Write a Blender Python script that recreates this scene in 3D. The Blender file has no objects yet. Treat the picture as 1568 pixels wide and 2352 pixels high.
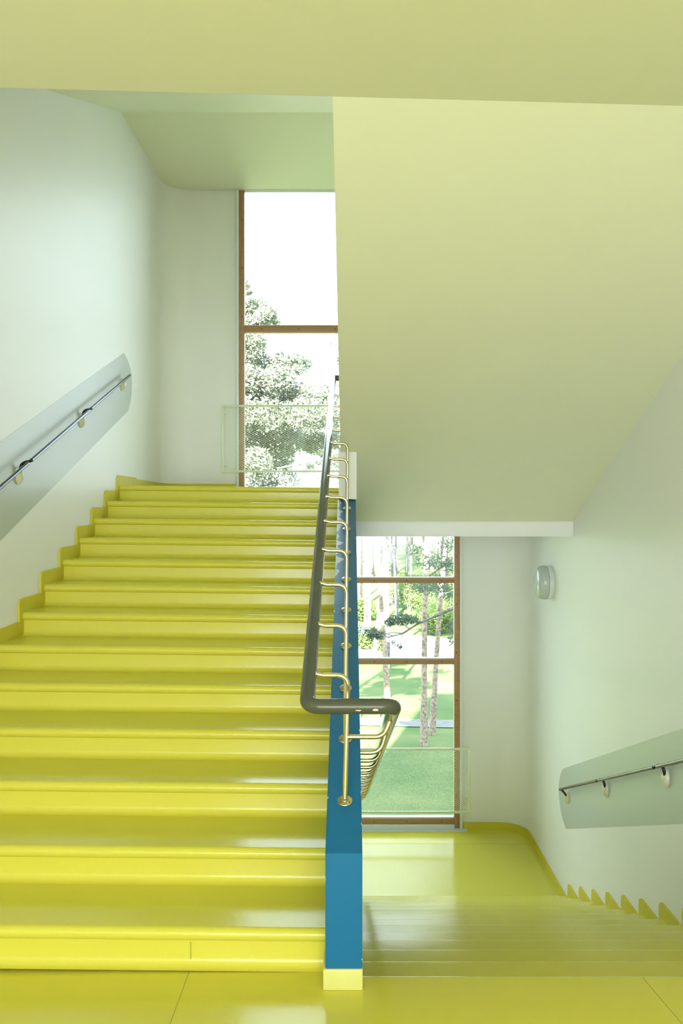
import bpy, bmesh, math, random
from mathutils import Vector, Matrix
random.seed(7)
S = bpy.context.scene
COL = S.collection
# ------------------------------------------------------------------ camera
EYE = 1.61; F = 1960.0; X0 = 802.0; Y0 = 1176.0          # focal length and principal axis in pixels of a 1568x2352 frame
cam = bpy.data.objects.new('camera', bpy.data.cameras.new('camera')); COL.objects.link(cam)
cam.location = (0, 0, EYE); cam.rotation_euler = (math.pi/2, 0, 0)
cd = cam.data; cd.sensor_fit = 'VERTICAL'; cd.sensor_height = 36.0; cd.lens = F/2352*36.0
cd.shift_x = (784.0-X0)/2352; cd.shift_y = 0.0; cd.clip_start = 0.05; cd.clip_end = 500
S.camera = cam
# ------------------------------------------------------------------ sky, sun, exposure
S.view_settings.view_transform = 'Standard'; S.view_settings.look = 'None'
S.view_settings.gamma = 1.0; S.view_settings.use_curve_mapping = False
S.view_settings.exposure = 1.16
w = bpy.data.worlds.new('sky'); S.world = w; w.use_nodes = True
nt = w.node_tree; nt.nodes.clear()
wo = nt.nodes.new('ShaderNodeOutputWorld'); bg = nt.nodes.new('ShaderNodeBackground')
tc = nt.nodes.new('ShaderNodeTexCoord'); sp = nt.nodes.new('ShaderNodeSeparateXYZ'); rp = nt.nodes.new('ShaderNodeValToRGB')
nt.links.new(tc.outputs['Generated'], sp.inputs[0]); nt.links.new(sp.outputs['Z'], rp.inputs[0])
rp.color_ramp.elements[0].position = 0.0; rp.color_ramp.elements[0].color = (0.80, 0.90, 1.0, 1)
rp.color_ramp.elements[1].position = 0.9; rp.color_ramp.elements[1].color = (0.70, 0.86, 1.0, 1)
nt.links.new(rp.outputs[0], bg.inputs[0]); bg.inputs[1].default_value = 3.0
nt.links.new(bg.outputs[0], wo.inputs[0])
sl = bpy.data.lights.new('sun', 'SUN'); sl.energy = 34.0; sl.angle = math.radians(0.6); sl.color = (1.0, 0.95, 0.86)
sun = bpy.data.objects.new('sun', sl); COL.objects.link(sun)
sun.rotation_euler = Vector((0.268, 1.0, -0.71)).to_track_quat('-Z', 'Y').to_euler()
def portal(x, y, z, sx, sz, toward):
    l = bpy.data.lights.new('window_portal', 'AREA'); l.shape = 'RECTANGLE'; l.size = sx; l.size_y = sz
    l.cycles.is_portal = True
    o = bpy.data.objects.new('window_portal', l); COL.objects.link(o); o.location = (x, y, z)
    o.rotation_euler = Vector((0, toward, 0)).to_track_quat('-Z', 'Z').to_euler()
portal(0, 9.42, -0.18, 2.4, 3.3, -1); portal(0, 9.42, 3.46, 2.4, 3.3, -1)
portal(0, -4.62, 1.55, 3.5, 2.9, 1)
rl = bpy.data.lights.new('rear_fill_light', 'AREA'); rl.shape = 'RECTANGLE'; rl.size = 3.4; rl.size_y = 2.8; rl.energy = 92; rl.color = (0.96, 0.98, 1.0)  # fill lamp added in the rear opening to brighten the interior
ro = bpy.data.objects.new('rear_fill_light', rl); COL.objects.link(ro); ro.location = (0, -4.58, 1.55); ro.rotation_euler = (math.pi/2, 0, 0)
# ------------------------------------------------------------------ dimensions (metres; our floor is z=0, y is depth)
R_ = 0.14; T_ = 0.363
YU = 2.997; TU = 0.3615            # nosing of first step up, going of the up flight
YD = 2.977                          # nosing of the floor at the down flight
XL = -1.99; XR = 1.90; YW = 9.25
SL = -0.081; SR = 0.044             # blue stringer faces
ZL = -1.82; ZU = 1.82               # half landings
def at(px, py, d): return Vector(((px-X0)/F*d, d, EYE+(Y0-py)/F*d))
# ------------------------------------------------------------------ materials
def mat(name, color, rough=0.5, metal=0.0, noise=0.0, nscale=6.0, bump=0.0, bscale=40.0, coat=0.0, spec=0.5, stretch=None):
    m = bpy.data.materials.new(name); m.use_nodes = True; t = m.node_tree; b = t.nodes['Principled BSDF']
    b.inputs['Base Color'].default_value = (*color, 1); b.inputs['Roughness'].default_value = rough
    b.inputs['Metallic'].default_value = metal; b.inputs['Coat Weight'].default_value = coat
    b.inputs['Coat Roughness'].default_value = 0.12; b.inputs['Specular IOR Level'].default_value = spec
    co = t.nodes.new('ShaderNodeTexCoord'); mp = t.nodes.new('ShaderNodeMapping')
    t.links.new(co.outputs['Object'], mp.inputs[0])
    if stretch: mp.inputs['Scale'].default_value = stretch
    if noise > 0:
        n = t.nodes.new('ShaderNodeTexNoise'); n.inputs['Scale'].default_value = nscale; n.inputs['Detail'].default_value = 5
        t.links.new(mp.outputs[0], n.inputs[0])
        mx = t.nodes.new('ShaderNodeMix'); mx.data_type = 'RGBA'
        mx.inputs[6].default_value = (*[c*(1-noise) for c in color], 1); mx.inputs[7].default_value = (*[min(1, c*(1+noise)) for c in color], 1)
        t.links.new(n.outputs[0], mx.inputs[0]); t.links.new(mx.outputs[2], b.inputs['Base Color'])
    if bump > 0:
        n2 = t.nodes.new('ShaderNodeTexNoise'); n2.inputs['Scale'].default_value = bscale; n2.inputs['Detail'].default_value = 4
        t.links.new(mp.outputs[0], n2.inputs[0])
        bp = t.nodes.new('ShaderNodeBump'); bp.inputs['Strength'].default_value = bump; bp.inputs['Distance'].default_value = 0.01
        t.links.new(n2.outputs[0], bp.inputs['Height']); t.links.new(bp.outputs[0], b.inputs['Normal'])
    return m
YEL = (0.715, 0.655, 0.08)
M_floor = mat('yellow_linoleum', YEL, rough=0.16, noise=0.04, nscale=1.5, bump=0.04, bscale=14, spec=0.5); M_floor.node_tree.nodes['Principled BSDF'].inputs['IOR'].default_value = 1.38
M_plaster = mat('pale_plaster', (0.88, 0.875, 0.87), rough=0.42, noise=0.012, nscale=2.0, bump=0.08, bscale=18, spec=0.35)
M_soffit = mat('soffit_plaster', (0.86, 0.86, 0.70), rough=0.55, noise=0.015, nscale=1.5, bump=0.10, bscale=14, spec=0.3)
M_band = mat('grey_wall_paint', (0.50, 0.535, 0.51), rough=0.35, noise=0.01, nscale=3, bump=0.05, bscale=20)
M_skirt = mat('yellow_skirting', (0.66, 0.58, 0.05), rough=0.5, noise=0.04, nscale=1.5, spec=0.25)
M_kick = mat('pale_yellow_paint', (0.72, 0.70, 0.22), rough=0.4, noise=0.04, nscale=12)
M_rail = mat('dark_gloss_paint', (0.085, 0.09, 0.065), rough=0.10, coat=0.0, spec=0.5, bump=0.03, bscale=60); M_rail.node_tree.nodes['Principled BSDF'].inputs['IOR'].default_value = 1.4
M_brass = mat('nickel_brass', (0.72, 0.63, 0.42), rough=0.2, metal=1.0)
M_steel = mat('dark_steel', (0.10, 0.10, 0.12), rough=0.2, metal=0.85)
M_black = mat('black_enamel', (0.012, 0.012, 0.014), rough=0.25)
M_cream = mat('cream_enamel', (0.78, 0.77, 0.62), rough=0.25, noise=0.04, nscale=30)
M_wframe = mat('white_frame_paint', (0.80, 0.84, 0.84), rough=0.35)
M_guard = mat('pale_green_enamel', (0.80, 0.85, 0.72), rough=0.35, noise=0.03, nscale=20)
M_wood = mat('pine_wood', (0.42, 0.235, 0.115), rough=0.45, noise=0.28, nscale=9, stretch=(1, 1, 9))
M_woodh = mat('pine_wood_horizontal', (0.42, 0.235, 0.115), rough=0.45, noise=0.28, nscale=9, stretch=(0.8, 6, 14))
M_lampglass = mat('frosted_glass', (0.55, 0.60, 0.57), rough=0.18)
M_seam = mat('weld_seam', (0.42, 0.38, 0.05), rough=0.4)
M_render = mat('white_render', (0.75, 0.75, 0.70), rough=0.8, noise=0.03, nscale=3)
M_screw = mat('screw_metal', (0.10, 0.07, 0.05), rough=0.4, metal=0.6)
M_bench = mat('green_bench_paint', (0.10, 0.22, 0.05), rough=0.6)
def m_glass():
    m = bpy.data.materials.new('window_glass'); m.use_nodes = True; t = m.node_tree; t.nodes.clear()
    o = t.nodes.new('ShaderNodeOutputMaterial'); mx = t.nodes.new('ShaderNodeMixShader')
    tr = t.nodes.new('ShaderNodeBsdfTransparent'); tr.inputs[0].default_value = (0.93, 0.96, 0.95, 1)
    gl = t.nodes.new('ShaderNodeBsdfGlossy'); gl.inputs['Roughness'].default_value = 0.02
    fr = t.nodes.new('ShaderNodeFresnel'); fr.inputs[0].default_value = 1.22
    t.links.new(fr.outputs[0], mx.inputs[0]); t.links.new(tr.outputs[0], mx.inputs[1]); t.links.new(gl.outputs[0], mx.inputs[2])
    t.links.new(mx.outputs[0], o.inputs[0]); return m
M_glass = m_glass()
def m_blue():
    m = mat('blue_oil_paint', (0.007, 0.155, 0.36), rough=0.35, noise=0.05, nscale=3, bump=0.04, bscale=25, spec=0.3)
    t = m.node_tree; b = t.nodes['Principled BSDF']
    base = b.inputs['Base Color'].links[0].from_socket
    co = t.nodes.new('ShaderNodeTexCoord'); s = t.nodes.new('ShaderNodeSeparateXYZ'); t.links.new(co.outputs['Object'], s.inputs[0])
    # chips of bare paint along the two long arrises, wider where the string is most worn near its top
    def mn(op, a, b_=None):
        n = t.nodes.new('ShaderNodeMath'); n.operation = op
        for i, v in enumerate((a, b_)):
            if v is None: continue
            if isinstance(v, (int, float)): n.inputs[i].default_value = v
            else: t.links.new(v, n.inputs[i])
        return n.outputs[0]
    cx = (SL+SR)/2; hw = (SR-SL)/2
    edge = mn('SUBTRACT', hw, mn('ABSOLUTE', mn('SUBTRACT', s.outputs[0], cx)))      # distance from the arris
    nz = t.nodes.new('ShaderNodeTexNoise'); nz.inputs['Scale'].default_value = 26; nz.inputs['Detail'].default_value = 6
    t.links.new(co.outputs['Object'], nz.inputs[0])
    chip = mn('GREATER_THAN', nz.outputs[0], mn('ADD', 0.64, mn('MULTIPLY', edge, 14.0)))
    n3 = t.nodes.new('ShaderNodeTexNoise'); n3.inputs['Scale'].default_value = 11; n3.inputs['Detail'].default_value = 7
    t.links.new(co.outputs['Object'], n3.inputs[0])
    left = mn('SUBTRACT', s.outputs[0], SL)
    worn = mn('MULTIPLY', mn('GREATER_THAN', s.outputs[1], 2.0), mn('LESS_THAN', s.outputs[1], 3.17))
    big = mn('MULTIPLY', worn, mn('GREATER_THAN', n3.outputs[0], mn('ADD', 0.40, mn('MULTIPLY', left, 6.5))))
    k = mn('MAXIMUM', chip, big)
    mx = t.nodes.new('ShaderNodeMix'); mx.data_type = 'RGBA'; t.links.new(k, mx.inputs[0]); t.links.new(base, mx.inputs[6])
    mx.inputs[7].default_value = (0.62, 0.70, 0.78, 1); t.links.new(mx.outputs[2], b.inputs['Base Color'])
    return m
M_blue = m_blue()
def chips_on_bar():
    # two small patches of bare primer on the front of the short cross bar
    t = M_rail.node_tree; b = t.nodes['Principled BSDF']
    co = t.nodes.new('ShaderNodeTexCoord'); s = t.nodes.new('ShaderNodeSeparateXYZ'); t.links.new(co.outputs['Object'], s.inputs[0])
    n = t.nodes.new('ShaderNodeTexNoise'); n.inputs['Scale'].default_value = 90; n.inputs['Detail'].default_value = 5; t.links.new(co.outputs['Object'], n.inputs[0])
    def mn(op, a, c):
        q = t.nodes.new('ShaderNodeMath'); q.operation = op
        for i, v in enumerate((a, c)):
            if isinstance(v, (int, float)): q.inputs[i].default_value = v
            else: t.links.new(v, q.inputs[i])
        return q.outputs[0]
    def blob(x, hw, z, hh):
        ex = mn('POWER', mn('DIVIDE', mn('SUBTRACT', s.outputs[0], x), hw), 2.0); ez = mn('POWER', mn('DIVIDE', mn('SUBTRACT', s.outputs[2], z), hh), 2.0)
        return mn('GREATER_THAN', mn('SUBTRACT', mn('MULTIPLY', n.outputs[0], 2.0), mn('ADD', ex, ez)), 0.55)
    k = mn('MULTIPLY', mn('MAXIMUM', blob(0.032, 0.014, 0.933, 0.004), blob(0.088, 0.016, 0.935, 0.005)), mn('LESS_THAN', s.outputs[1], 0.0))
    mx = t.nodes.new('ShaderNodeMix'); mx.data_type = 'RGBA'; t.links.new(k, mx.inputs[0]); mx.inputs[6].default_value = b.inputs['Base Color'].default_value[:]
    mx.inputs[7].default_value = (0.75, 0.68, 0.48, 1); t.links.new(mx.outputs[2], b.inputs['Base Color'])
chips_on_bar()
def m_two(name, c1, c2, scale, lo, hi, rough=0.9, detail=6):
    m = bpy.data.materials.new(name); m.use_nodes = True; t = m.node_tree; b = t.nodes['Principled BSDF']
    b.inputs['Roughness'].default_value = rough; b.inputs['Specular IOR Level'].default_value = 0.2
    co = t.nodes.new('ShaderNodeTexCoord'); n = t.nodes.new('ShaderNodeTexNoise'); n.inputs['Scale'].default_value = scale; n.inputs['Detail'].default_value = detail
    r = t.nodes.new('ShaderNodeValToRGB'); r.color_ramp.elements[0].position = lo; r.color_ramp.elements[1].position = hi
    r.color_ramp.elements[0].color = (*c1, 1); r.color_ramp.elements[1].color = (*c2, 1)
    t.links.new(co.outputs['Object'], n.inputs[0]); t.links.new(n.outputs[0], r.inputs[0]); t.links.new(r.outputs[0], b.inputs['Base Color'])
    return m
M_grass = m_two('lawn_grass', (0.052, 0.10, 0.028), (0.105, 0.135, 0.048), 0.5, 0.35, 0.68)
M_gravel = m_two('gravel', (0.42, 0.38, 0.33), (0.55, 0.50, 0.44), 3.0, 0.3, 0.7)
M_gravel_shaded = m_two('shaded_gravel', (0.12, 0.12, 0.115), (0.17, 0.165, 0.15), 3.0, 0.3, 0.7)  # darker copy of the gravel, footpath shade put into the colour
M_barkg = m_two('grey_bark', (0.08, 0.075, 0.075), (0.20, 0.185, 0.18), 9.0, 0.35, 0.65)
M_barko = m_two('orange_bark', (0.13, 0.10, 0.088), (0.34, 0.255, 0.205), 9.0, 0.35, 0.6)
def m_leaf(name, c):
    m = bpy.data.materials.new(name); m.use_nodes = True; t = m.node_tree; t.nodes.clear()
    o = t.nodes.new('ShaderNodeOutputMaterial'); a = t.nodes.new('ShaderNodeAddShader')
    d = t.nodes.new('ShaderNodeBsdfDiffuse'); d.inputs[0].default_value = (*c, 1)
    tl = t.nodes.new('ShaderNodeBsdfTranslucent'); tl.inputs[0].default_value = (*[x*0.6 for x in c], 1)
    t.links.new(d.outputs[0], a.inputs[0]); t.links.new(tl.outputs[0], a.inputs[1]); t.links.new(a.outputs[0], o.inputs[0]); return m
M_needle = m_leaf('pine_needles', (0.075, 0.095, 0.07)); M_needle2 = m_leaf('pale_needles', (0.135, 0.145, 0.11)); M_bush = m_leaf('bush_leaves', (0.08, 0.115, 0.04))
# ------------------------------------------------------------------ helpers
def link(name, me, m=None, parent=None):
    o = bpy.data.objects.new(name, me)
    if m is not None and me is not None and not me.materials: me.materials.append(m)
    COL.objects.link(o)
    if parent is not None: o.parent = parent
    return o
def finish(bm, name, angle=35):
    bmesh.ops.recalc_face_normals(bm, faces=bm.faces[:])
    me = bpy.data.meshes.new(name); bm.to_mesh(me); bm.free()
    for p in me.polygons: p.use_smooth = True
    me.set_sharp_from_angle(angle=math.radians(angle)); return me
def tag(o, label=None, cat=None, group=None, kind=None):
    if label: o['label'] = label
    if cat: o['category'] = cat
    if group: o['group'] = group
    if kind: o['kind'] = kind
    return o
def empty(name, loc, label, cat, group=None):
    o = bpy.data.objects.new(name, None); COL.objects.link(o); o.location = loc; return tag(o, label, cat, group)
def bx(bm, x0, x1, y0, y1, z0, z1, bev=0.0):
    r = bmesh.ops.create_cube(bm, size=1.0, matrix=Matrix.Translation(((x0+x1)/2, (y0+y1)/2, (z0+z1)/2)) @ Matrix.Diagonal((x1-x0, y1-y0, z1-z0, 1)))
    if bev > 0:
        es = list({e for v in r['verts'] for e in v.link_edges})
        bmesh.ops.bevel(bm, geom=es, offset=bev, segments=2, affect='EDGES', profile=0.5)
def box(name, m, parent, *a, bev=0.0):
    bm = bmesh.new(); bx(bm, *a, bev=bev); return link(name, finish(bm, name), m, parent)
def prism(bm, pts, x0, x1, tilt=0.0, xr=0.0):            # (y,z) outline swept along x
    a = [bm.verts.new((x0, y, z+tilt*(x0-xr))) for y, z in pts]; b = [bm.verts.new((x1, y, z+tilt*(x1-xr))) for y, z in pts]
    n = len(pts); bm.faces.new(a); bm.faces.new(b[::-1])
    for i in range(n): bm.faces.new((a[i], b[i], b[(i+1) % n], a[(i+1) % n]))
def slab(bm, pts, z0, z1):                               # (x,y) outline swept along z
    a = [bm.verts.new((x, y, z0)) for x, y in pts]; b = [bm.verts.new((x, y, z1)) for x, y in pts]
    n = len(pts); bm.faces.new(a); bm.faces.new(b[::-1])
    for i in range(n): bm.faces.new((a[i], a[(i+1) % n], b[(i+1) % n], b[i]))
def pobj(name, m, parent, pts, x0, x1, tilt=0.0, xr=0.0, angle=35):
    bm = bmesh.new(); prism(bm, pts, x0, x1, tilt, xr); return link(name, finish(bm, name, angle), m, parent)
def sobj(name, m, parent, pts, z0, z1):
    bm = bmesh.new(); slab(bm, pts, z0, z1); return link(name, finish(bm, name), m, parent)
def arc(cx, cy, r, a0, a1, n):
    return [(cx+r*math.cos(math.radians(a0+(a1-a0)*i/n)), cy+r*math.sin(math.radians(a0+(a1-a0)*i/n))) for i in range(n+1)]
def fillet(pts, r, n=6):
    out = [Vector(pts[0])]
    for i in range(1, len(pts)-1):
        p = Vector(pts[i]); a = Vector(pts[i-1])-p; b = Vector(pts[i+1])-p
        ang = a.angle(b); rr = r[i] if isinstance(r, dict) else r
        t = min(rr/math.tan(ang/2), a.length*0.49, b.length*0.49)
        p1 = p+a.normalized()*t; p2 = p+b.normalized()*t
        for k in range(n+1):
            s = k/n; out.append((1-s)**2*p1+2*s*(1-s)*p+s*s*p2)
    out.append(Vector(pts[-1])); return out
def tube(bm, pts, r, seg=12, cap=True):
    pts = [Vector(p) for p in pts]; rs = r if isinstance(r, (list, tuple)) else [r]*len(pts)
    d = (pts[1]-pts[0]).normalized(); u = d.orthogonal().normalized(); rings = []
    for i, p in enumerate(pts):
        if 0 < i < len(pts)-1: nd = ((pts[i]-pts[i-1]).normalized()+(pts[i+1]-pts[i]).normalized()).normalized()
        elif i == 0: nd = d
        else: nd = (pts[i]-pts[i-1]).normalized()
        q = d.rotation_difference(nd); u = q @ u; d = nd; v = d.cross(u)
        rings.append([bm.verts.new(p+rs[i]*(math.cos(2*math.pi*k/seg)*u+math.sin(2*math.pi*k/seg)*v)) for k in range(seg)])
    for a, b in zip(rings, rings[1:]):
        for k in range(seg): bm.faces.new((a[k], a[(k+1) % seg], b[(k+1) % seg], b[k]))
    if cap: bm.faces.new(rings[0][::-1]); bm.faces.new(rings[-1])
def tobj(name, m, parent, pts, r, seg=12):
    bm = bmesh.new(); tube(bm, pts, r, seg); return link(name, finish(bm, name, 50), m, parent)
def lathe(bm, prof, mtx, seg=32):                        # prof (radius, height) about local z
    rings = []
    for r, h in prof:
        if r < 1e-6: rings.append([bm.verts.new(mtx @ Vector((0, 0, h)))])
        else: rings.append([bm.verts.new(mtx @ Vector((r*math.cos(2*math.pi*k/seg), r*math.sin(2*math.pi*k/seg), h))) for k in range(seg)])
    for a, b in zip(rings, rings[1:]):
        for k in range(seg):
            q = [a[k % len(a)], a[(k+1) % len(a)], b[(k+1) % len(b)], b[k % len(b)]]
            q2 = []
            for v in q:
                if v not in q2: q2.append(v)
            if len(q2) > 2: bm.faces.new(q2)
# ------------------------------------------------------------------ walls, floors and ceilings
r = 0.30
def wall_outline(sgn, xw, xout):
    inner = [(sgn*xw, -4.6)] + [(sgn*(xw-r+r*math.cos(a)), YW-r+r*math.sin(a)) for a in [math.radians(90*i/14) for i in range(15)]] + [(sgn*1.215, YW), (sgn*1.215, 9.55)]
    return inner + [(sgn*xout, 9.55), (sgn*xout, 9.35), (sgn*(xw+0.2), 9.35), (sgn*(xw+0.2), -4.6)]
o = sobj('wall_left', M_plaster, None, wall_outline(-1, -XL, 4.4), -7.0, 15.0); o['kind'] = 'structure'
o = sobj('wall_right', M_plaster, None, wall_outline(1, XR, 30.0), -7.0, 15.0); o['kind'] = 'structure'
# facade above and below the stair window
o = box('wall_front', M_render, None, -1.215, 1.215, 9.24, 9.31, 5.095, 15.0); o['kind'] = 'structure'
o = box('wall_front', M_render, None, -1.215, 1.215, 9.27, 9.55, -7.0, -1.86); o['kind'] = 'structure'
# rear wall behind the camera with a wide opening for the added window
bm = bmesh.new()
bx(bm, -2.2, 2.1, -4.8, -4.6, -0.4, 0.1); bx(bm, -2.2, 2.1, -4.8, -4.6, 3.0, 15.0); bx(bm, -2.2, 2.1, -9.8, -4.8, 3.15, 3.4)  # last box: outdoor canopy added to keep the sun out of this opening
bx(bm, -2.2, -1.75, -4.8, -4.6, 0.1, 3.0); bx(bm, 1.75, 2.1, -4.8, -4.6, 0.1, 3.0)
o = link('wall_rear', finish(bm, 'wall_rear'), M_plaster); o['kind'] = 'structure'
# our floor: left part runs to the first riser, right part to the nosing of the down flight
bm = bmesh.new(); bx(bm, XL, SR, -4.6, 3.03, -0.04, 0.0); bx(bm, SR, XR, -4.6, YD-0.3, -0.04, 0.0)
fl = link('floor', finish(bm, 'floor'), M_floor); fl['kind'] = 'structure'
o = pobj('ceiling', M_plaster, None, [(-4.6, -0.041), (2.93, -0.041), (3.0, -0.12), (2.93, -0.42), (-4.6, -0.42)], XL, XR); o['kind'] = 'structure'
for pts in ([(-0.5665, 2.4), (-0.5605, 3.005)], [(1.08, 2.4), (1.014, 2.95)]):
    (xa, ya), (xb, yb) = pts
    bm = bmesh.new(); slab(bm, [(xa-0.0013, ya), (xa+0.0013, ya), (xb+0.0013, yb), (xb-0.0013, yb)], 0.0, 0.0006)
    link('weld_seam', finish(bm, 'weld_seam'), M_seam, fl)
# ceiling slab of the floor above: edge slightly out of square, soffit of the second flight hangs from it
ZC = 3.165
def edge_y(x): return 3.197+0.055*x
bm = bmesh.new()
pts = [(XL, -4.6), (XR, -4.6), (XR, edge_y(XR)), (XL, edge_y(XL))]
slab(bm, pts, ZC, 3.60)
o = link('ceiling', finish(bm, 'ceiling'), M_soffit); o['kind'] = 'structure'
# flight 2 (right hand, from the upper half landing up to the next floor)
YF = 7.237; ZF = 1.531; ZB = 1.404
bm = bmesh.new()
sec = lambda x: [(edge_y(x), ZC), (YF, ZF+0.0), (YF, ZB+0.012), (YF+0.012, ZB), (YF+0.25, ZB), (YF+0.25, ZU-0.01), (6.95, ZU+0.1), (3.5, 3.44), (edge_y(x), 3.6)]
a = [bm.verts.new((-0.062, y, z)) for y, z in sec(-0.062)]; b = [bm.verts.new((XR, y, z)) for y, z in sec(XR)]
bm.faces.new(a); bm.faces.new(b[::-1]); n = len(a)
for i in range(n): bm.faces.new((a[i], b[i], b[(i+1) % n], a[(i+1) % n]))
o = link('ceiling', finish(bm, 'ceiling', 20), M_soffit); o['kind'] = 'structure'
# beam face and spine block in whiter plaster
o = box('trim_1', M_plaster, None, 0.052, XR-0.001, YF-0.006, YF+0.2, ZB-0.002, ZF-0.006, bev=0.004); o['kind'] = 'structure'
o = box('trim_2', M_plaster, None, -0.0745, 0.051, 6.0, YF, 1.700, 2.06); o['kind'] = 'structure'
# upper half landing
lt = YU+12*TU
o = box('ceiling', M_plaster, None, XL, XR, YF+0.25, 9.24, 1.46, ZU-0.006); o['kind'] = 'structure'
fu = box('floor', M_floor, None, XL, XR, lt+0.16, 9.24, ZU-0.006, ZU); fu['kind'] = 'structure'
# lower half landing
lb = YD+12*T_
o = box('ceiling', M_plaster, None, XL, XR, lb+0.05, 9.24, -2.3, ZL-0.006); o['kind'] = 'structure'
fd = box('floor', M_floor, None, XL, XR, lb-0.06, 9.24, ZL-0.006, ZL); fd['kind'] = 'structure'
box('weld_seam', M_seam, fd, SR, XR-0.02, 8.822, 8.826, ZL, ZL+0.0006)
box('weld_seam', M_seam, fd, SR, XR-0.02, 9.12, 9.123, ZL, ZL+0.0006)
# flight 3 above the left flight and the landing above it
bm = bmesh.new(); prism(bm, [(2.9, 3.335), (7.45, 5.10), (9.24, 5.10), (9.24, 5.46), (7.4, 5.46), (2.9, 3.68)], XL, -0.075)
o = link('ceiling', finish(bm, 'ceiling', 12), M_soffit); o['kind'] = 'structure'
o = box('ceiling', M_soffit, None, -0.075, XR, 7.3, 9.24, 5.10, 5.46); o['kind'] = 'structure'
o = box('ceiling', M_soffit, None, -0.075, XR, 2.9, 7.3, 5.30, 5.46); o['kind'] = 'structure'
# ------------------------------------------------------------------ stair flights
def tread_pts(y, depth, z, d):     # d=+1: nosing faces the camera; d=-1: nosing faces away
    n = [(y+d*(0.024-0.024*math.cos(math.radians(a))), z-0.024+0.024*math.sin(math.radians(a))) for a in range(-90, 91, 15)]
    return n + [(y+d*depth, z), (y+d*depth, z-0.048)]
def riser_pts(y, z0, z1, d, rc=0.032):
    yr = y+d*0.020
    c = [(yr-d*rc+d*rc*math.sin(math.radians(a)), z0+rc-rc*math.cos(math.radians(a))) for a in range(0, 91, 15)]
    return c + [(yr, z1), (yr+d*0.03, z1), (yr+d*0.03, z0+0.0)]
def skirt_pts(flight):             # stepped outline with rounded corners
    out = []; rr = 0.045
    if flight == 'up':
        for k in range(1, 14):
            y = YU+(k-1)*TU-0.05; zt = R_*k+0.085
            out.append((y, R_*(k-1)+0.09)); out += [(y+rr-rr*math.cos(math.radians(t)), zt-rr+rr*math.sin(math.radians(t))) for t in range(0, 91, 15)]
            if k == 1: out[0] = (y, -0.0)
        out.append((YU+12*TU+0.6, ZU+0.088)); out.append((YU+12*TU+0.6, ZU-0.1))
        for k in range(12, 0, -1): out.append((YU+(k)*TU+0.03, R_*k-0.03))
        out.append((YU+0.03, 0.0))
    else:
        for j in range(12, -1, -1):
            y = YD+j*T_+0.05; zt = -R_*j+0.085
            zb = -R_*(j+1)+0.09
            if j == 12: out.append((y, zb-0.01))
            else: out.append((y, zb))
            out += [(y-rr+rr*math.cos(math.radians(t)), zt-rr+rr*math.sin(math.radians(t))) for t in range(0, 91, 15)]
        out.append((2.4, 0.085)); out.append((2.4, 0.0))
        for j in range(0, 13): out.append((YD+j*T_-0.03, -R_*j-0.03)); 
        out.append((YD+12*T_-0.03, ZL))
        out.append((YD+12*T_+0.05, ZL))
    return out
def make_flight(name, label, up):
    t = empty(name, ((XL+SL)/2 if up else (XR+SR)/2, YU if up else YD, 0), label, 'stairs')
    off = t.location.copy()
    x0, x1 = (XL, SL) if up else (SR, XR)
    tilt = -0.011 if up else 0.0
    bm = bmesh.new(); prism(bm, [(y, z) for y, z in tread_pts(0, TU+0.022 if up else T_+0.022, 0, 1 if up else -1)], x0-off.x, x1-off.x, tilt, x1-off.x)
    mt = finish(bm, 'tread'); bm = bmesh.new(); prism(bm, riser_pts(0, -R_, -0.046, 1 if up else -1), x0-off.x, x1-off.x, tilt, x1-off.x); mr = finish(bm, 'riser')
    for k in range(13):
        y = k*(TU if up else T_); z = R_*(k+1) if up else -R_*k
        a = link('tread', mt, M_floor, t); a.location = (0, y, z)
        b = link('riser', mr, M_floor, t); b.location = (0, y, z)
    # plastered slab that carries the steps
    if up: pts = [(YU+0.05, 0.0), (YU+12*TU+0.12, ZU-0.19), (YU+12*TU+0.12, ZU-0.36), (YU+0.6, -0.12), (YU+0.05, -0.3)]
    else: pts = [(YD-0.1, -0.19), (YD+12*T_-0.02, ZL-0.07), (YD+12*T_-0.02, ZL-0.4), (YD-0.1, -0.42)]
    s = pobj('stair_slab', M_plaster, t, [(y-off.y, z-off.z) for y, z in pts], x0-off.x+0.001, x1-off.x-0.001)
    tag(s, 'pale plastered underside')
    bm = bmesh.new(); xw = (XL, XL+0.014) if up else (XR-0.014, XR)
    prism(bm, [(y-off.y, z-off.z) for y, z in skirt_pts('up' if up else 'down')], xw[0]-off.x, xw[1]-off.x)
    if up:
        for v in bm.verts: v.co.z += 0.021
    link('skirting', finish(bm, 'skirting'), M_skirt, t)
    return t
make_flight('stair_flight', 'wide yellow staircase climbing on the left with rounded glossy nosings', True)
make_flight('stair_flight', 'yellow staircase going down on the right towards the lower landing window', False)
fl_seam = box('weld_seam', M_seam, fl, -0.5618, -0.5592, 3.014, 3.0165, 0.03, 0.09)
# baseboards of the half landings, bent around the rounded corners
def baseboard(name, sgn, xw, y0, z, h, tilt0=0.0):
    path = [(sgn*xw, y0)] + [(sgn*(xw-r+r*math.cos(a)), YW-r+r*math.sin(a)) for a in [math.radians(90*i/14) for i in range(15)]] + [(sgn*1.235, YW)]
    inn = [(sgn*(xw-0.016), y0)] + [(sgn*(xw-r+(r-0.016)*math.cos(a)), YW-r+(r-0.016)*math.sin(a)) for a in [math.radians(90*i/14) for i in range(15)]] + [(sgn*1.235, YW-0.016)]
    o = sobj(name, M_skirt, None, path+inn[::-1], z, z+h); o['kind'] = 'structure'
baseboard('baseboard_left', -1, -XL, YU+12*TU+0.5, ZU, 0.095)
baseboard('baseboard_right', 1, XR, lb+0.05, ZL, 0.070)
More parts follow.
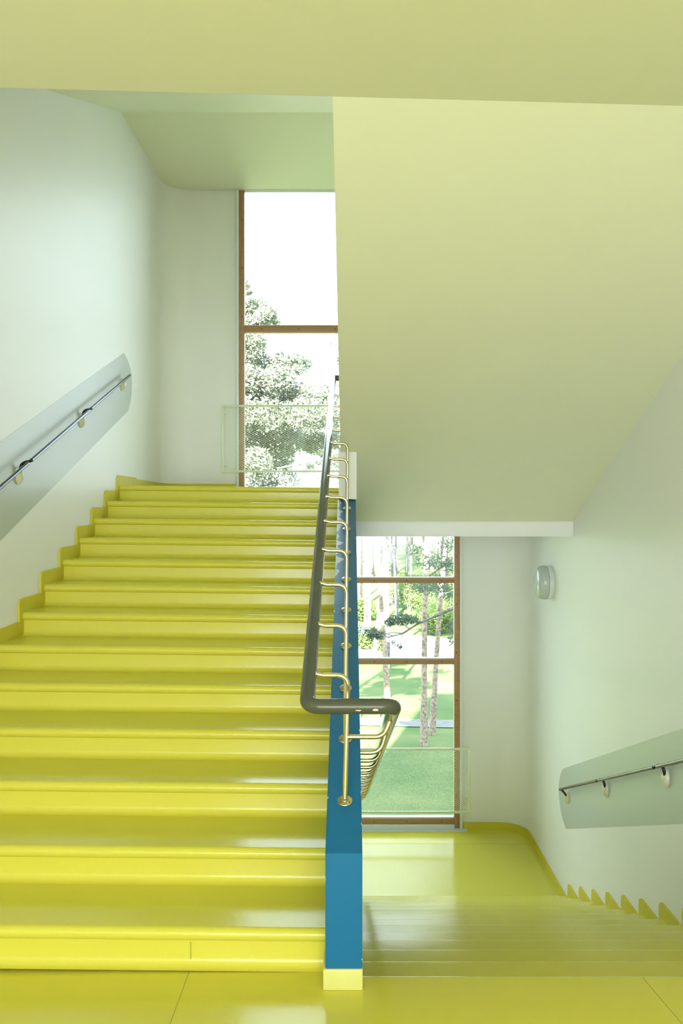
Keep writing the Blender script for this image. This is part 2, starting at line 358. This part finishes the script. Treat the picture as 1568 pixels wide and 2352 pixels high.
# ------------------------------------------------------------------ blue stringer between the flights
st = empty('stair_stringer', (0, 2.877, 0), 'blue painted stringer wall rising between the two staircases', 'stringer')
U = lambda y: 0.459+0.395*(y-2.877)
Lw = lambda y: 0.33-0.386*(y-YD)
pts = [(2.877, 0.0), (2.877, 0.459), (6.0, U(6.0)+0.0), (7.2, U(6.0)), (7.2, 1.30), (6.0, U(6.0)-0.5), (3.36, 0.16), (YD+12*T_+0.05, Lw(YD+12*T_+0.05)), (YD+12*T_+0.05, ZL), (3.3, -0.42), (2.935, -0.42)]
pts[-1:] = [(3.0, -0.42), (3.0, 0.0)]
bm = bmesh.new(); prism(bm, [(y-2.877, z) for y, z in pts], SL, SR)
be = [e for e in bm.edges if all(v.co.y < 3.2 and v.co.z > -0.01 for v in e.verts) and abs(e.verts[0].co.x-e.verts[1].co.x) < 1e-6]
bmesh.ops.bevel(bm, geom=be, offset=0.003, segments=2, affect='EDGES')
so = link('stringer_body', finish(bm, 'stringer_body', 30), None, st); so.data.materials.append(M_blue)
# object coordinates of the wear material are local: shift back by using the same origin offset
so.location = (0, 0, 0)
k = box('kick_band', M_kick, st, SL-0.0075, SR+0.001, -0.006, 0.119, 0.0, 0.0705, bev=0.003); tag(k, 'pale yellow kick band at the foot')
# ------------------------------------------------------------------ central handrail
hr = empty('central_handrail', (0, 2.934, 0), 'thick dark glossy handrail on slim brass posts wrapping round the blue stringer', 'handrail')
oy = 2.934
RS = 0.387
zr = lambda y: 0.942+RS*(y-2.934)
zd = lambda y: 0.942-RS*(y-2.934)
XA = -0.146; XB = 0.154; rt = 0.0268; YE = 7.84
path = [(XA+0.25, YE, zr(YE)), (XA, YE, zr(YE)), (XA, 2.934, zr(2.934)), (XB, 2.934, zd(2.934)), (XB, YE, zd(YE)), (XB-0.25, YE, zd(YE))]
g = tobj('grip_tube', M_rail, hr, [(x, y-oy, z) for x, y, z in fillet(path, {1: 0.03, 2: 0.047, 3: 0.047, 4: 0.03}, 10)], rt, 28)
def flange(y, x, z, nrm):
    bm = bmesh.new(); q = Vector((0, 0, 1)).rotation_difference(nrm); m = Matrix.Translation((x, y-oy, z)) @ q.to_matrix().to_4x4()
    lathe(bm, [(0, 0.0), (0.0275, 0.0), (0.0285, 0.002), (0.0275, 0.004), (0.014, 0.006), (0.012, 0.012), (0.0, 0.012)], m, 24)
    for a in (90, 210, 330):
        c = (0.020*math.cos(math.radians(a)), 0.020*math.sin(math.radians(a)))
        lathe(bm, [(0, 0.0045), (0.0035, 0.0065), (0, 0.008)], m @ Matrix.Translation((c[0], c[1], 0.001)), 8)
    return finish(bm, 'flange')
nu = Vector((0, -0.395, 1)).normalized(); nd = Vector((0, 0.386, 1)).normalized()
arm_y = [1551, 1437, 1343, 1265, 1199.5, 1143, 1094.5, 1055, 1018.6, 988.8, 958, 933.5, 908]
XP = -0.0165
for i in range(13):
    y = 3.117+0.3416*i; z = EYE+(Y0-arm_y[i])/F*y
    zb = U(y)+0.0 if y < 6.0 else 1.83
    if y > 6.0 and y < 7.0: zb = max(z-0.42, 1.75+0.0)
    top = XP+0.012 if i == 0 else XP+0.004
    p = [(XP, y, zb-0.002), (top, y, z), (XA+0.05, y, z), (XA+0.012, y-0.0, z+0.008)]
    s = tobj('post', M_brass, hr, [(a, b-oy, c) for a, b, c in fillet(p, {1: 0.042, 2: 0.02}, 7)], 0.0093, 12)
    if y < 6.0: link('flange', flange(y, XP, U(y)+0.0005, nu), M_brass, s)
# first post carries an arm to the descending rail as well
p = [(XP+0.006, 3.117, 0.789), (XB-0.03, 3.117, 0.789), (XB-0.005, 3.117, zd(3.117)-rt*0.9)]
tobj('arm', M_brass, hr, [(a, b-oy, c) for a, b, c in fillet(p, 0.06, 8)], 0.0093, 12)
for i in range(1, 13):
    y = 3.117+0.3416*i; z = zd(y)-0.104
    p = [(XP, y, Lw(y)-0.002), (XP, y, z), (XB-0.028, y, z), (XB-0.005, y, zd(y)-rt*0.8)]
    s = tobj('post', M_brass, hr, [(a, b-oy, c) for a, b, c in fillet(p, {1: 0.03, 2: 0.055}, 7)], 0.0093, 12)
    if Lw(y) < U(y)-0.5: link('flange', flange(y, XP, Lw(y)+0.0005, nd), M_brass, s)
# ------------------------------------------------------------------ wall handrails with grey painted bands
def wall_side(sgn, xw, up, rail_label, band_label, plate_side):
    x = sgn*xw
    if up: top = lambda y: 2.008+0.377*(y-4.863); bot = lambda y: 1.444+0.382*(y-4.863); rz = lambda y: 1.745+0.3826*(y-4.712); endc = [(7.53, 3.014), (7.66, 2.975), (7.747, 2.922), (7.795, 2.86), (7.81, 2.79), (7.80, 2.70), (7.764, 2.618), (7.678, 2.520)]
    else: top = lambda y: 0.378-0.385*(y-4.862); bot = lambda y: -0.166-0.383*(y-4.862); rz = lambda y: 0.240-0.3826*(y-4.703); endc = [(7.589, -0.672), (7.68, -0.75), (7.737, -0.851), (7.745, -0.91), (7.73, -0.98), (7.68, -1.062), (7.60, -1.125), (7.481, -1.169)]
    ys = 3.1
    pts = [(ys, top(ys))] + endc + [(ys, bot(ys))]
    bo = pobj('painted_band', M_band, None, pts, min(x, x-sgn*0.0015), max(x, x-sgn*0.0015)); tag(bo, band_label, 'painted band')
    h = empty('wall_handrail', (x, 5.2, rz(5.2)), rail_label, 'handrail'); off = h.location.copy()
    br = [3.92, 5.12, 6.32, 7.46] if up else [3.93, 5.10, 6.29, 7.41]
    xo = x-sgn*0.062; rr = 0.0115
    loc = lambda p: tuple(Vector(p)-off)
    starts = [3.2] + br[:-1]; ends = br
    for i, (a, b) in enumerate(zip(starts, ends)):
        e = b+0.0 if i < 3 else b+0.045
        s = a if i == 0 else a+0.055
        p = [(xo, s, rz(s)), (xo, e, rz(e))]
        tobj('rail_tube', M_steel, h, [loc(q) for q in p], rr, 14)
        if i > 0:                                   # cranked black link from the bracket to the next length of tube
            q = [(x-sgn*0.020, a-0.015, rz(a)-0.050), (x-sgn*0.028, a-0.012, rz(a)-0.006), (x-sgn*0.040, a+0.012, rz(a)+0.008), (xo, a+0.045, rz(a+0.045)), (xo, a+0.075, rz(a+0.075))]
            tobj('crank', M_black, h, [loc(v) for v in fillet(q, 0.04, 5)], [0.0095]*len(fillet(q, 0.04, 5)), 10)
    q = [(x-sgn*0.022, br[3]-0.02, rz(br[3])-0.05), (x-sgn*0.05, br[3]-0.01, rz(br[3])-0.012), (xo, br[3]+0.015, rz(br[3]+0.015)-0.004), (xo, br[3]+0.03, rz(br[3]+0.03))]
    tobj('crank', M_black, h, [loc(v) for v in fillet(q, 0.03, 5)], 0.0095, 10)
    # domed oval bracket plates, pointed below
    bm = bmesh.new(); seg = 28
    for lev, (sc, dp) in enumerate([(1.0, 0.0), (1.0, 0.007), (0.90, 0.016), (0.72, 0.025), (0.45, 0.032), (0.18, 0.035)]):
        pass
    rings = []
    for sc, dp in [(1.0, 0.0), (1.0, 0.007), (0.90, 0.016), (0.72, 0.025), (0.45, 0.032), (0.18, 0.035)]:
        ring = []
        for k in range(seg):
            a = 2*math.pi*k/seg; cy = math.cos(a); sz = math.sin(a)
            wdt = 0.038*(1-0.30*max(0, -sz)**1.5)
            ring.append(bm.verts.new((-sgn*dp, wdt*cy*sc, 0.054*sz*sc+0.006*(1-sc))))
        rings.append(ring)
    for a_, b_ in zip(rings, rings[1:]):
        for k in range(seg): bm.faces.new((a_[k], a_[(k+1) % seg], b_[(k+1) % seg], b_[k]))
    bm.faces.new(rings[0][::-1]); bm.faces.new(rings[-1]); me = finish(bm, 'bracket_plate', 60)
    bm = bmesh.new(); lathe(bm, [(0, 0), (0.0035, 0.0), (0.0035, 0.0015), (0, 0.002)], Matrix.Rotation(-sgn*math.pi/2, 4, 'Y'), 10); ms = finish(bm, 'screw')
    for y in br:
        o = link('bracket_plate', me, M_cream, h); o.location = loc((x-sgn*0.0015, y, rz(y)-0.072))
        s = link('screw', ms, M_black, o); s.location = (-sgn*0.0185, 0.026, 0.004)
wall_side(-1, -XL, True, 'slim cranked steel handrail with cream oval brackets rising along the left wall', 'grey painted band behind the handrail on the left wall', 1)
wall_side(1, XR, False, 'slim cranked steel handrail with white oval brackets descending along the right wall', 'grey painted band behind the handrail on the right wall', 1)
# ------------------------------------------------------------------ wall lamp
lp = empty('wall_lamp', (XR, 8.06, 0.945), 'round white frosted wall lamp on the right wall above the lower landing', 'lamp')
Rm = Matrix.Rotation(-math.pi/2, 4, 'Y')
bm = bmesh.new(); lathe(bm, [(0, 0), (0.157, 0), (0.160, 0.003), (0.160, 0.042), (0.152, 0.044), (0, 0.044)], Rm, 48); link('lamp_base', finish(bm, 'lamp_base'), M_wframe, lp)
bm = bmesh.new(); lathe(bm, [(0, 0.044), (0.157, 0.046), (0.159, 0.055), (0.158, 0.085), (0.150, 0.110), (0.132, 0.128), (0.10, 0.138), (0.05, 0.143), (0, 0.144)], Rm, 48); link('lamp_shade', finish(bm, 'lamp_shade', 60), M_lampglass, lp)
# ------------------------------------------------------------------ windows
def window(name, z0, z1, transoms, zsill):
    wd = bpy.data.objects.new(name, None); COL.objects.link(wd); wd.location = (0, 9.30, z0); wd['kind'] = 'structure'
    L = lambda *a: (a[0], a[1], a[2]-9.30, a[3]-9.30, a[4]-z0, a[5]-z0)
    for s in (-1, 1):
        a, b = sorted((s*1.137, s*1.194))
        j = box('jamb', M_wood, wd, *L(a, b, 9.24, 9.33, z0, z1), bev=0.003)
        a, b = sorted((s*1.1945, s*1.222))
        box('white_trim', M_wframe, wd, *L(a, b, 9.212, 9.33, z0, z1), bev=0.006)
        zz = z0+0.35
        while zz < z1-0.2:
            bm = bmesh.new(); lathe(bm, [(0, 0), (0.007, 0), (0.006, 0.002), (0, 0.002)], Matrix.Translation((s*1.160, -0.0605, zz-z0)) @ Matrix.Rotation(math.pi/2, 4, 'X'), 8)
            link('screw', finish(bm, 'screw'), M_screw, j); zz += 0.52
    for zt, hh in transoms:
        tr = box('transom', M_woodh, wd, *L(-1.137, 1.137, 9.245, 9.33, zt-hh/2, zt+hh/2), bev=0.003)
        box('glazing_bead', M_wframe, wd, *L(-1.135, 1.135, 9.262, 9.325, zt+hh/2, zt+hh/2+0.010))
        for xx in (-0.95, -0.55, -0.15, 0.27, 0.62, 1.0):
            bm = bmesh.new(); lathe(bm, [(0, 0), (0.007, 0), (0.006, 0.002), (0, 0.002)], Matrix.Translation((xx, -0.0555, zt-z0)) @ Matrix.Rotation(math.pi/2, 4, 'X'), 8)
            link('screw', finish(bm, 'screw'), M_screw, tr)
    zs = [z0] + [t for t, _ in transoms[::1]] + [z1]
    zs = sorted(zs)
    for a, b in zip(zs, zs[1:]):
        pn = box('pane', M_glass, wd, *L(-1.137, 1.137, 9.300, 9.301, a+0.001, b-0.001))
    return wd
w1 = window('window_1', ZL+0.0, 1.455, [(-1.742, 0.062), (-0.013, 0.056), (0.867, 0.054)], ZL)
w2 = window('window_2', ZU+0.0, 5.095, [(ZU+0.02, 0.05), (3.595, 0.072)], ZU)
for wd, z in ((w1, ZL), (w2, ZU)):
    z0 = wd.location.z
    o = box('window_sill', M_wframe, wd, -1.137, 1.137, 9.235-9.30, 9.33-9.30, z-z0+0.001, z-z0+0.046, bev=0.002)
    bm = bmesh.new()
    pts = [(-1.20, 9.25), (-1.20, 9.165)] ; pts = [(-1.27, 9.25)] + [(-1.27+0.03-0.03*math.cos(math.radians(t)), 9.18-0.03*math.sin(math.radians(t))+0.0) for t in range(0, 91, 30)] + [(1.27-0.03+0.03*math.sin(math.radians(t)), 9.18-0.03*math.cos(math.radians(t))) for t in range(0, 91, 30)] + [(1.27, 9.25)]
    slab(bm, [(x, y-9.30) for x, y in pts], z-z0, z-z0+0.004)
    link('sill_plate', finish(bm, 'sill_plate'), mat('sill_metal', (0.75, 0.78, 0.82), rough=0.3), wd)
# unseen rear window added behind the camera to bring in more light
wr = bpy.data.objects.new('window_added', None); COL.objects.link(wr); wr.location = (0, -4.7, 0.1); wr['kind'] = 'structure'
for a in ((-1.75, -1.68, 0, 2.9), (1.68, 1.75, 0, 2.9), (-0.035, 0.035, 0.07, 2.83)): box('jamb', M_wood, wr, a[0], a[1], -0.05, 0.05, a[2], a[3])
for a in ((0, 0.07), (2.83, 2.9)): box('rail', M_woodh, wr, -1.68, 1.68, -0.05, 0.05, a[0], a[1])
box('pane', M_glass, wr, -1.68, -0.035, 0, 0.001, 0.07, 2.83); box('pane', M_glass, wr, 0.035, 1.68, 0, 0.001, 0.07, 2.83)
# ------------------------------------------------------------------ mesh guard panels in front of the windows
def guard(label, z0, z1, x0, x1):
    y = 9.05
    g = empty('window_guard', ((x0+x1)/2, y, z0), label, 'guard rail'); ox = (x0+x1)/2
    bar = 0.022
    for nm, a in (('top_bar', (x0, x1, z1-bar, z1)), ('bottom_bar', (x0, x1, z0, z0+bar)), ('end_bar', (x0, x0+bar, z0+bar, z1-bar)), ('end_bar', (x1-bar, x1, z0+bar, z1-bar))):
        box(nm, M_guard, g, a[0]-ox, a[1]-ox, -0.011, 0.011, a[2]-z0, a[3]-z0, bev=0.003)
    for s in (-1, 1):
        for zz in (0.08, z1-z0-0.08):
            xx = (x0+0.02-ox) if s < 0 else (x1-0.02-ox)
            tobj('standoff', M_guard, g, [(xx, 0.011, zz), (xx, YW-y, zz)], 0.007, 8)
    # woven wire: two families of diagonal wires, about 4 cm by 2.4 cm diamonds
    bm = bmesh.new(); pw, ph = 0.040, 0.024; W = x1-x0-2*bar; H = z1-z0-2*bar; sl_ = ph/pw; t = 0.0011
    n = int((W+H/sl_)/pw)+2
    for fam in (0, 1):
        for i in range(n):
            xa = -H/sl_+i*pw; xb = xa+H/sl_; za, zb_ = 0.0, H
            if xa < 0: za = -xa*sl_; xa = 0
            if xb > W: zb_ = H-(xb-W)*sl_; xb = W
            if zb_-za < 0.01 or xb <= xa: continue
            if fam: xa, xb = W-xa, W-xb
            d = Vector((xb-xa, 0, zb_-za)).normalized(); nn = Vector((-d.z, 0, d.x))*t
            y_ = 0.0008 if fam else -0.0008
            P = [Vector((xa, y_, za)), Vector((xb, y_, zb_))]
            o_ = Vector((x0+bar-ox, 0, bar))
            v = [bm.verts.new(q+o_) for q in (P[0]+nn, P[1]+nn, P[1]-nn, P[0]-nn)]
            v2 = [bm.verts.new(q+o_+Vector((0, 0.0016, 0))) for q in (P[0]+nn, P[1]+nn, P[1]-nn, P[0]-nn)]
            bm.faces.new(v); bm.faces.new(v2[::-1])
            for k in range(4): bm.faces.new((v[k], v2[k], v2[(k+1) % 4], v[(k+1) % 4]))
    me = finish(bm, 'wire_mesh'); o = link('wire_mesh', me, M_guard, g); o['kind'] = 'stuff'
guard('pale wire mesh guard in front of the upper landing window', 2.03, 2.746, -1.353, 1.31)
guard('pale wire mesh guard in front of the lower landing window', -1.585, -0.893, -1.31, 1.284)
# ------------------------------------------------------------------ outdoors
def gz(x, y):
    t = max(0.0, min(1.0, (y-55)/60)); return -7.0+3.0*t*t*(3-2*t)
bm = bmesh.new(); xs = [-90+9*i for i in range(21)]; ysl = [9.6, 14, 20, 28, 36, 44, 52, 58, 64, 70, 76, 84, 92, 100, 110, 125, 150, 190]
grid = [[bm.verts.new((x, y, gz(x, y))) for x in xs] for y in ysl]
for a, b in zip(grid, grid[1:]):
    for i in range(len(xs)-1): bm.faces.new((a[i], a[i+1], b[i+1], b[i]))
o = link('ground', finish(bm, 'ground', 80), M_grass); tag(o, kind='structure')
bm = bmesh.new(); bx(bm, -90, 90, -60, 9.5, -7.1, -7.0); o = link('ground', finish(bm, 'ground'), M_grass); o['kind'] = 'structure'
def ribbon(name, pts, wid, label, cat, m=None):
    bm = bmesh.new(); prev = None
    P = [Vector(p) for p in pts]
    for i, p in enumerate(P):
        d = (P[min(i+1, len(P)-1)]-P[max(i-1, 0)]); nrm = Vector((-d.y, d.x)).normalized()*wid[i]
        a, b = p+nrm, p-nrm
        v = (bm.verts.new((a.x, a.y, gz(a.x, a.y)+0.03)), bm.verts.new((b.x, b.y, gz(b.x, b.y)+0.03)))
        if prev: bm.faces.new((prev[0], prev[1], v[1], v[0]))
        prev = v
    o = link(name, finish(bm, name), m or M_gravel); tag(o, label, cat)
ribbon('gravel_path', [(-30, 60), (-10, 58), (-2, 56), (3, 54.5), (10, 52), (20, 49)], [3.2, 4.5, 5.5, 5.0, 3.0, 2.5], 'pale sunlit gravel drive curving past the edge of the pine wood', 'path')
ribbon('gravel_path', [(-20, 36.5), (-8, 36), (0, 35.0), (4, 34.6), (12, 34.3), (25, 34)], [0.62]*6, 'narrow gravel footpath crossing the lawn behind the nearest pines', 'path', M_gravel_shaded)
def tuft(vs, fs, c, rad, n, size, flat=0.7):
    for _ in range(n):
        while True:
            p = Vector((random.uniform(-1, 1), random.uniform(-1, 1), random.uniform(-1, 1)))
            if p.length < 1: break
        q = Vector(c)+Vector((p.x*rad, p.y*rad, p.z*rad*flat))
        a = Vector((random.gauss(0, 1), random.gauss(0, 1), random.gauss(0, 1)+0.3)).normalized()*size*random.uniform(0.6, 1.4)
        b = a.orthogonal().normalized()*size*0.32; i = len(vs)
        vs += [tuple(q-b), tuple(q+b), tuple(q+a)]; fs.append((i, i+1, i+2))
def leafmesh(vs, fs): me = bpy.data.meshes.new('foliage'); me.from_pydata(vs, [], fs); return me
def trunk_mesh(path, radii):
    bm = bmesh.new(); tube(bm, path, radii, 9); return finish(bm, 'trunk', 80)
def tree(base, lean, height, rad, crown, label, m_b=M_barkg, size=0.16, group=None, m_l=M_needle, name='pine_tree', branches=True):
    """crown: list of (offset, radius, count) relative to the foot"""
    t = empty(name, base, label, 'tree', group)
    n = 7; path = [(lean[0]*s+0.12*math.sin(5*s+base[0]), lean[1]*s, height*s-0.15) for s in [i/n for i in range(n+1)]]
    rr = [rad*(1.25 if i == 0 else 1)*(1-0.72*i/n) for i in range(n+1)]
    cut = 3
    tr = link('trunk', trunk_mesh(path, rr), m_b, t)
    vs, fs = [], []
    bm = bmesh.new()
    for c, r_, cnt in crown:
        tuft(vs, fs, c, r_, cnt, size)
        if branches:
            s = max(0.25, min(0.97, (c[2]-0.25*r_)/height)); f = s*n; i = min(int(f), n-1); u = f-i
            p0 = Vector(path[i]).lerp(Vector(path[i+1]), u); tube(bm, [p0, p0.lerp(Vector(c), 0.5)+Vector((0, 0, -0.1)), Vector(c)], [rad*0.22, rad*0.15, rad*0.06], 5)
    if branches: link('branches', finish(bm, 'branches', 80), m_b, t)['kind'] = 'stuff'
    if vs: fo = link('foliage', leafmesh(vs, fs), m_l, t); fo['kind'] = 'stuff'
    return t
def crown_auto(h, lean, lo, n, spread, cnt):
    out = []
    for _ in range(n):
        s = random.uniform(lo, 1.0); a = random.uniform(0, 6.28); rr = spread*(1.15-s)*random.uniform(0.3, 1)/(1.15-lo)
        out.append(((lean[0]*s+rr*math.cos(a), lean[1]*s+rr*math.sin(a), h*s), random.uniform(0.5, 0.95)*spread*0.42, cnt))
    return out
def foot(px, py_d): return ((px-X0)/F*py_d, py_d, gz(0, py_d)-0.02)
def named(px, d, topx, h, rad, label, mb, seedn, lo=0.62, n=14, cnt=260, ml=M_needle):
    random.seed(seedn); b = foot(px, d)
    lean = ((topx-px)/F*d*1.0, 0.0)
    return tree(b, lean, h, rad, crown_auto(h, lean, lo, n, 2.4, cnt), label, mb, group=None, m_l=ml)
named(970, 31.5, 1010, 17.5, 0.125, 'nearest pine on the lawn with orange upper bark, foot in the shade', M_barko, 1, lo=0.60)
named(992, 33.0, 1080, 18, 0.115, 'pine leaning right just behind the nearest pine on the lawn', M_barko, 2, lo=0.60)
named(884, 39.5, 848, 17, 0.13, 'tall pale pine left of the nearest pair beside the gravel drive', M_barko, 3, lo=0.66)
named(884, 47.0, 902, 19, 0.16, 'dark grey pine trunk just behind the tall pale pine', M_barkg, 4, lo=0.62)
named(854, 50.5, 935, 19, 0.13, 'grey pine leaning right beyond the gravel drive', M_barkg, 5, lo=0.65)
named(844, 58.0, 842, 20, 0.13, 'reddish straight pine at the edge of the wood, nearest the blue stringer', M_barko, 6, lo=0.62)
named(835, 60.0, 838, 20, 0.10, 'thin pale pine left of the reddish one at the edge of the wood', M_barkg, 8, lo=0.64)
named(904, 72.0, 901, 22, 0.12, 'left one of two close parallel slim pines in the wood', M_barkg, 9, lo=0.6)
named(911.5, 72.5, 912, 22, 0.12, 'right one of two close parallel slim pines in the wood', M_barkg, 10, lo=0.6)
named(943, 82.0, 942, 20, 0.15, 'slim grey pine in the wood between the slim pair and the nearest pine', M_barkg, 11, lo=0.55)
named(1041, 60.0, 1036, 19, 0.14, 'grey pine at the right edge of the lower window', M_barkg, 12, lo=0.6)
# pine whose long bare branch crosses the lower window
random.seed(21)
t = empty('pine_tree', (6.2, 27.5, -7.02), 'pine right of the window whose long drooping branch crosses the lower view', 'tree')
link('trunk', trunk_mesh([(0, 0, 0), (0.1, 0, 5), (0.2, 0.1, 10), (0.3, 0.1, 16)], [0.2, 0.17, 0.13, 0.05]), M_barko, t)
T0 = Vector(t.location)
def scr(px, py, d): return at(px, py, d)-T0
br = [scr(1220, 1330, 27.5), scr(1110, 1372, 27.6), scr(1040, 1397, 27.7), scr(1000, 1415, 27.8), scr(960, 1432, 27.9), scr(925, 1455, 28), scr(890, 1464, 28)]
bm = bmesh.new(); tube(bm, fillet(br, 0.6, 4), [0.075-0.055*i/(len(fillet(br, 0.6, 4))-1) for i in range(len(fillet(br, 0.6, 4)))], 7)
br2 = [scr(1160, 1255, 27.5), scr(1060, 1285, 27.6), scr(1010, 1305, 27.8), scr(985, 1324, 27.8)]
tube(bm, fillet(br2, 0.5, 4), 0.025, 6)
for (a, b) in (((960, 1432), (925, 1420)), ((940, 1445), (905, 1428)), ((925, 1455), (870, 1462)), ((925, 1455), (915, 1482)), ((905, 1462), (850, 1452)), ((975, 1425), (985, 1445)), ((1040, 1397), (1060, 1430)), ((890, 1464), (840, 1455))):
    tube(bm, [scr(*a, 27.95), (scr(*a, 28)+scr(*b, 28))/2+Vector((0, 0, 0.08)), scr(*b, 28)], [0.02, 0.014, 0.006], 5)
link('branches', finish(bm, 'branches', 80), M_barkg, t)['kind'] = 'stuff'
vs, fs = [], []
for (px, py, rp_, n_) in ((905, 1425, 14, 260), (925, 1422, 16, 320), (948, 1424, 12, 180), (893, 1430, 10, 120), (835, 1452, 14, 260), (855, 1455, 17, 360), (872, 1460, 11, 160), (826, 1445, 8, 80), (918, 1484, 6, 36), (905, 1476, 7, 20),
                          (980, 1350, 22, 200), (1000, 1340, 26, 220), (960, 1345, 20, 160), (1025, 1360, 20, 200), (1035, 1300, 24, 220), (1010, 1290, 24, 200), (975, 1290, 22, 150), (1035, 1250, 25, 200), (950, 1262, 20, 120), (1050, 1440, 24, 300), (1045, 1470, 18, 160)):
    tuft(vs, fs, scr(px, py, 28+random.uniform(-0.4, 0.4)), rp_/F*28*1.1, int(n_*0.7), 0.10, 0.8)
fo = link('foliage', leafmesh(vs, fs), M_needle, t); fo['kind'] = 'stuff'
# big pine seen through the upper window
random.seed(33)
D = 26.0; base = (-4.1, D, -7.02)
t = empty('pine_tree', base, 'large bushy pine filling the lower left of the upper window', 'tree')
B0 = Vector(base)
link('trunk', trunk_mesh([(0, 0, 0), (0.15, 0, 5), (0.3, 0, 10), (0.45, 0, 14), (0.6, 0, 16.6)], [0.24, 0.2, 0.15, 0.09, 0.03]), M_barko, t)
cl = [(567, 655, 11, 60), (572, 672, 8, 40), (590, 708, 30, 380), (618, 722, 20, 220), (566, 715, 26, 300), (628, 740, 16, 130), (575, 745, 22, 220), (600, 735, 24, 260),
      (578, 785, 30, 420), (566, 815, 30, 380), (592, 800, 20, 200), (600, 850, 44, 750), (645, 835, 30, 420), (670, 828, 20, 160), (640, 870, 36, 520), (570, 870, 40, 600), (682, 850, 14, 70),
      (590, 910, 44, 700), (650, 905, 26, 260), (560, 950, 45, 700), (625, 955, 46, 780), (690, 905, 30, 260), (725, 905, 28, 240), (755, 912, 22, 160), (700, 950, 44, 600), (750, 960, 36, 420),
      (590, 1010, 46, 800), (650, 1010, 46, 800), (710, 1010, 40, 600), (760, 1010, 30, 260), (580, 1065, 44, 640), (640, 1050, 40, 460), (600, 1105, 40, 420), (660, 1100, 26, 120), (770, 1050, 18, 80)]
vs, fs = [], []; bm = bmesh.new()
for (px, py, rp_, n_) in cl:
    c = at(px, py, D+random.uniform(-1.5, 1.5))-B0; tuft(vs, fs, c, rp_/F*D*1.08, int(n_*1.5), 0.12, 0.8)
    zt = max(3.0, c.z-0.3); tube(bm, [Vector((0.03*zt, 0, zt)), Vector((0.03*zt, 0, zt)).lerp(c, 0.5)+Vector((0, 0, -0.15)), c], [0.05, 0.035, 0.012], 5)
for _ in range(26):
    zz = random.uniform(6, 14); a = random.uniform(1.9, 4.4); rr = random.uniform(0.8, 3.2)
    tuft(vs, fs, Vector((rr*math.cos(a), rr*math.sin(a), zz)), 0.7, 260, 0.11)
link('branches', finish(bm, 'branches', 80), M_barkg, t)['kind'] = 'stuff'
fo = link('foliage', leafmesh(vs, fs), M_needle2, t); fo['kind'] = 'stuff'
# the wood behind: shared meshes, individual trees
random.seed(50)
protos = []
for v in range(4):
    h = 20+2*v; lean = (random.uniform(-0.5, 0.5), 0)
    p = tree((0, 0, 0), lean, h, 0.13, crown_auto(h, lean, 0.5, 11, 2.4, 150), 'slender pine in the wood beyond the gravel drive', M_barkg if v % 2 else M_barko, size=0.26, group='pines in the wood beyond the gravel drive', m_l=M_needle2 if v % 2 else M_needle)
    protos.append(p)
first = [True]*4
cands = []
for i in range(64):
    y = random.uniform(66, 125); x = random.uniform(0.0, 0.14)*y if i % 4 else random.uniform(-0.45, 0.5)*y
    cands.append((x, y))
for i, (x, y) in enumerate(cands):
    v = i % 4; p = protos[v]
    if first[v]: q = p; first[v] = False
    else:
        q = p.copy(); COL.objects.link(q)
        for c in p.children:
            cc = c.copy(); COL.objects.link(cc); cc.parent = q
    q.location = (x, y, gz(x, y)-0.05); q.rotation_euler = (0, 0, random.uniform(0, 6.28)); s = random.uniform(0.85, 1.15); q.scale = (s, s, s)
# shrubs at the edge of the wood
shr = [(835, 1385, 66, 1.6, 'bright green bush at the edge of the wood beside the blue stringer'), (850, 1500, 53, 1.0, 'low green bush beside the gravel drive at the left'), (1030, 1415, 62, 2.6, 'dense green bush at the right edge of the lower window'),
       (995, 1445, 60, 1.4, 'round green bush left of the dense one beyond the drive'), (940, 1395, 70, 1.8, 'low bright bush behind the slim pair of pines'), (905, 1370, 78, 1.8, 'pale green bush deep in the wood'), (1010, 1375, 76, 2.2, 'tall green bush behind the lawn pines')]
for i, (px, py, d, rd, lab) in enumerate(shr):
    random.seed(100+i); x = (px-X0)/F*d; z = gz(x, d)
    s = empty('shrub', (x, d, z-0.02), lab, 'bush')
    vs, fs = [], []
    for _ in range(9):
        tuft(vs, fs, (random.uniform(-rd, rd)*0.7, random.uniform(-rd, rd)*0.5, random.uniform(0.25, 1.3)*rd*0.8), rd*0.5, 260, 0.17)
    bm = bmesh.new()
    for a in range(4): tube(bm, [(0, 0, -0.05), (0.3*math.cos(a*1.6)*rd, 0.3*math.sin(a*1.6)*rd, rd*0.9)], [0.04, 0.012], 5)
    link('stems', finish(bm, 'stems'), M_barkg, s)['kind'] = 'stuff'; fo = link('foliage', leafmesh(vs, fs), M_bush, s); fo['kind'] = 'stuff'
# slatted bench on the lawn
bn = empty('garden_bench', ((848-X0)/F*35.7, 35.7, -7.0), 'small green slatted bench far off on the sunlit lawn', 'bench')
for dz in (0.42, 0.62, 0.78): box('slat', M_bench, bn, -0.5, 0.5, 0.0+0.1*(dz > 0.5), 0.06+0.1*(dz > 0.5), dz, dz+0.06)
for xx in (-0.4, 0.4): box('leg', M_bench, bn, xx-0.03, xx+0.03, 0.0, 0.2, 0, 0.8)
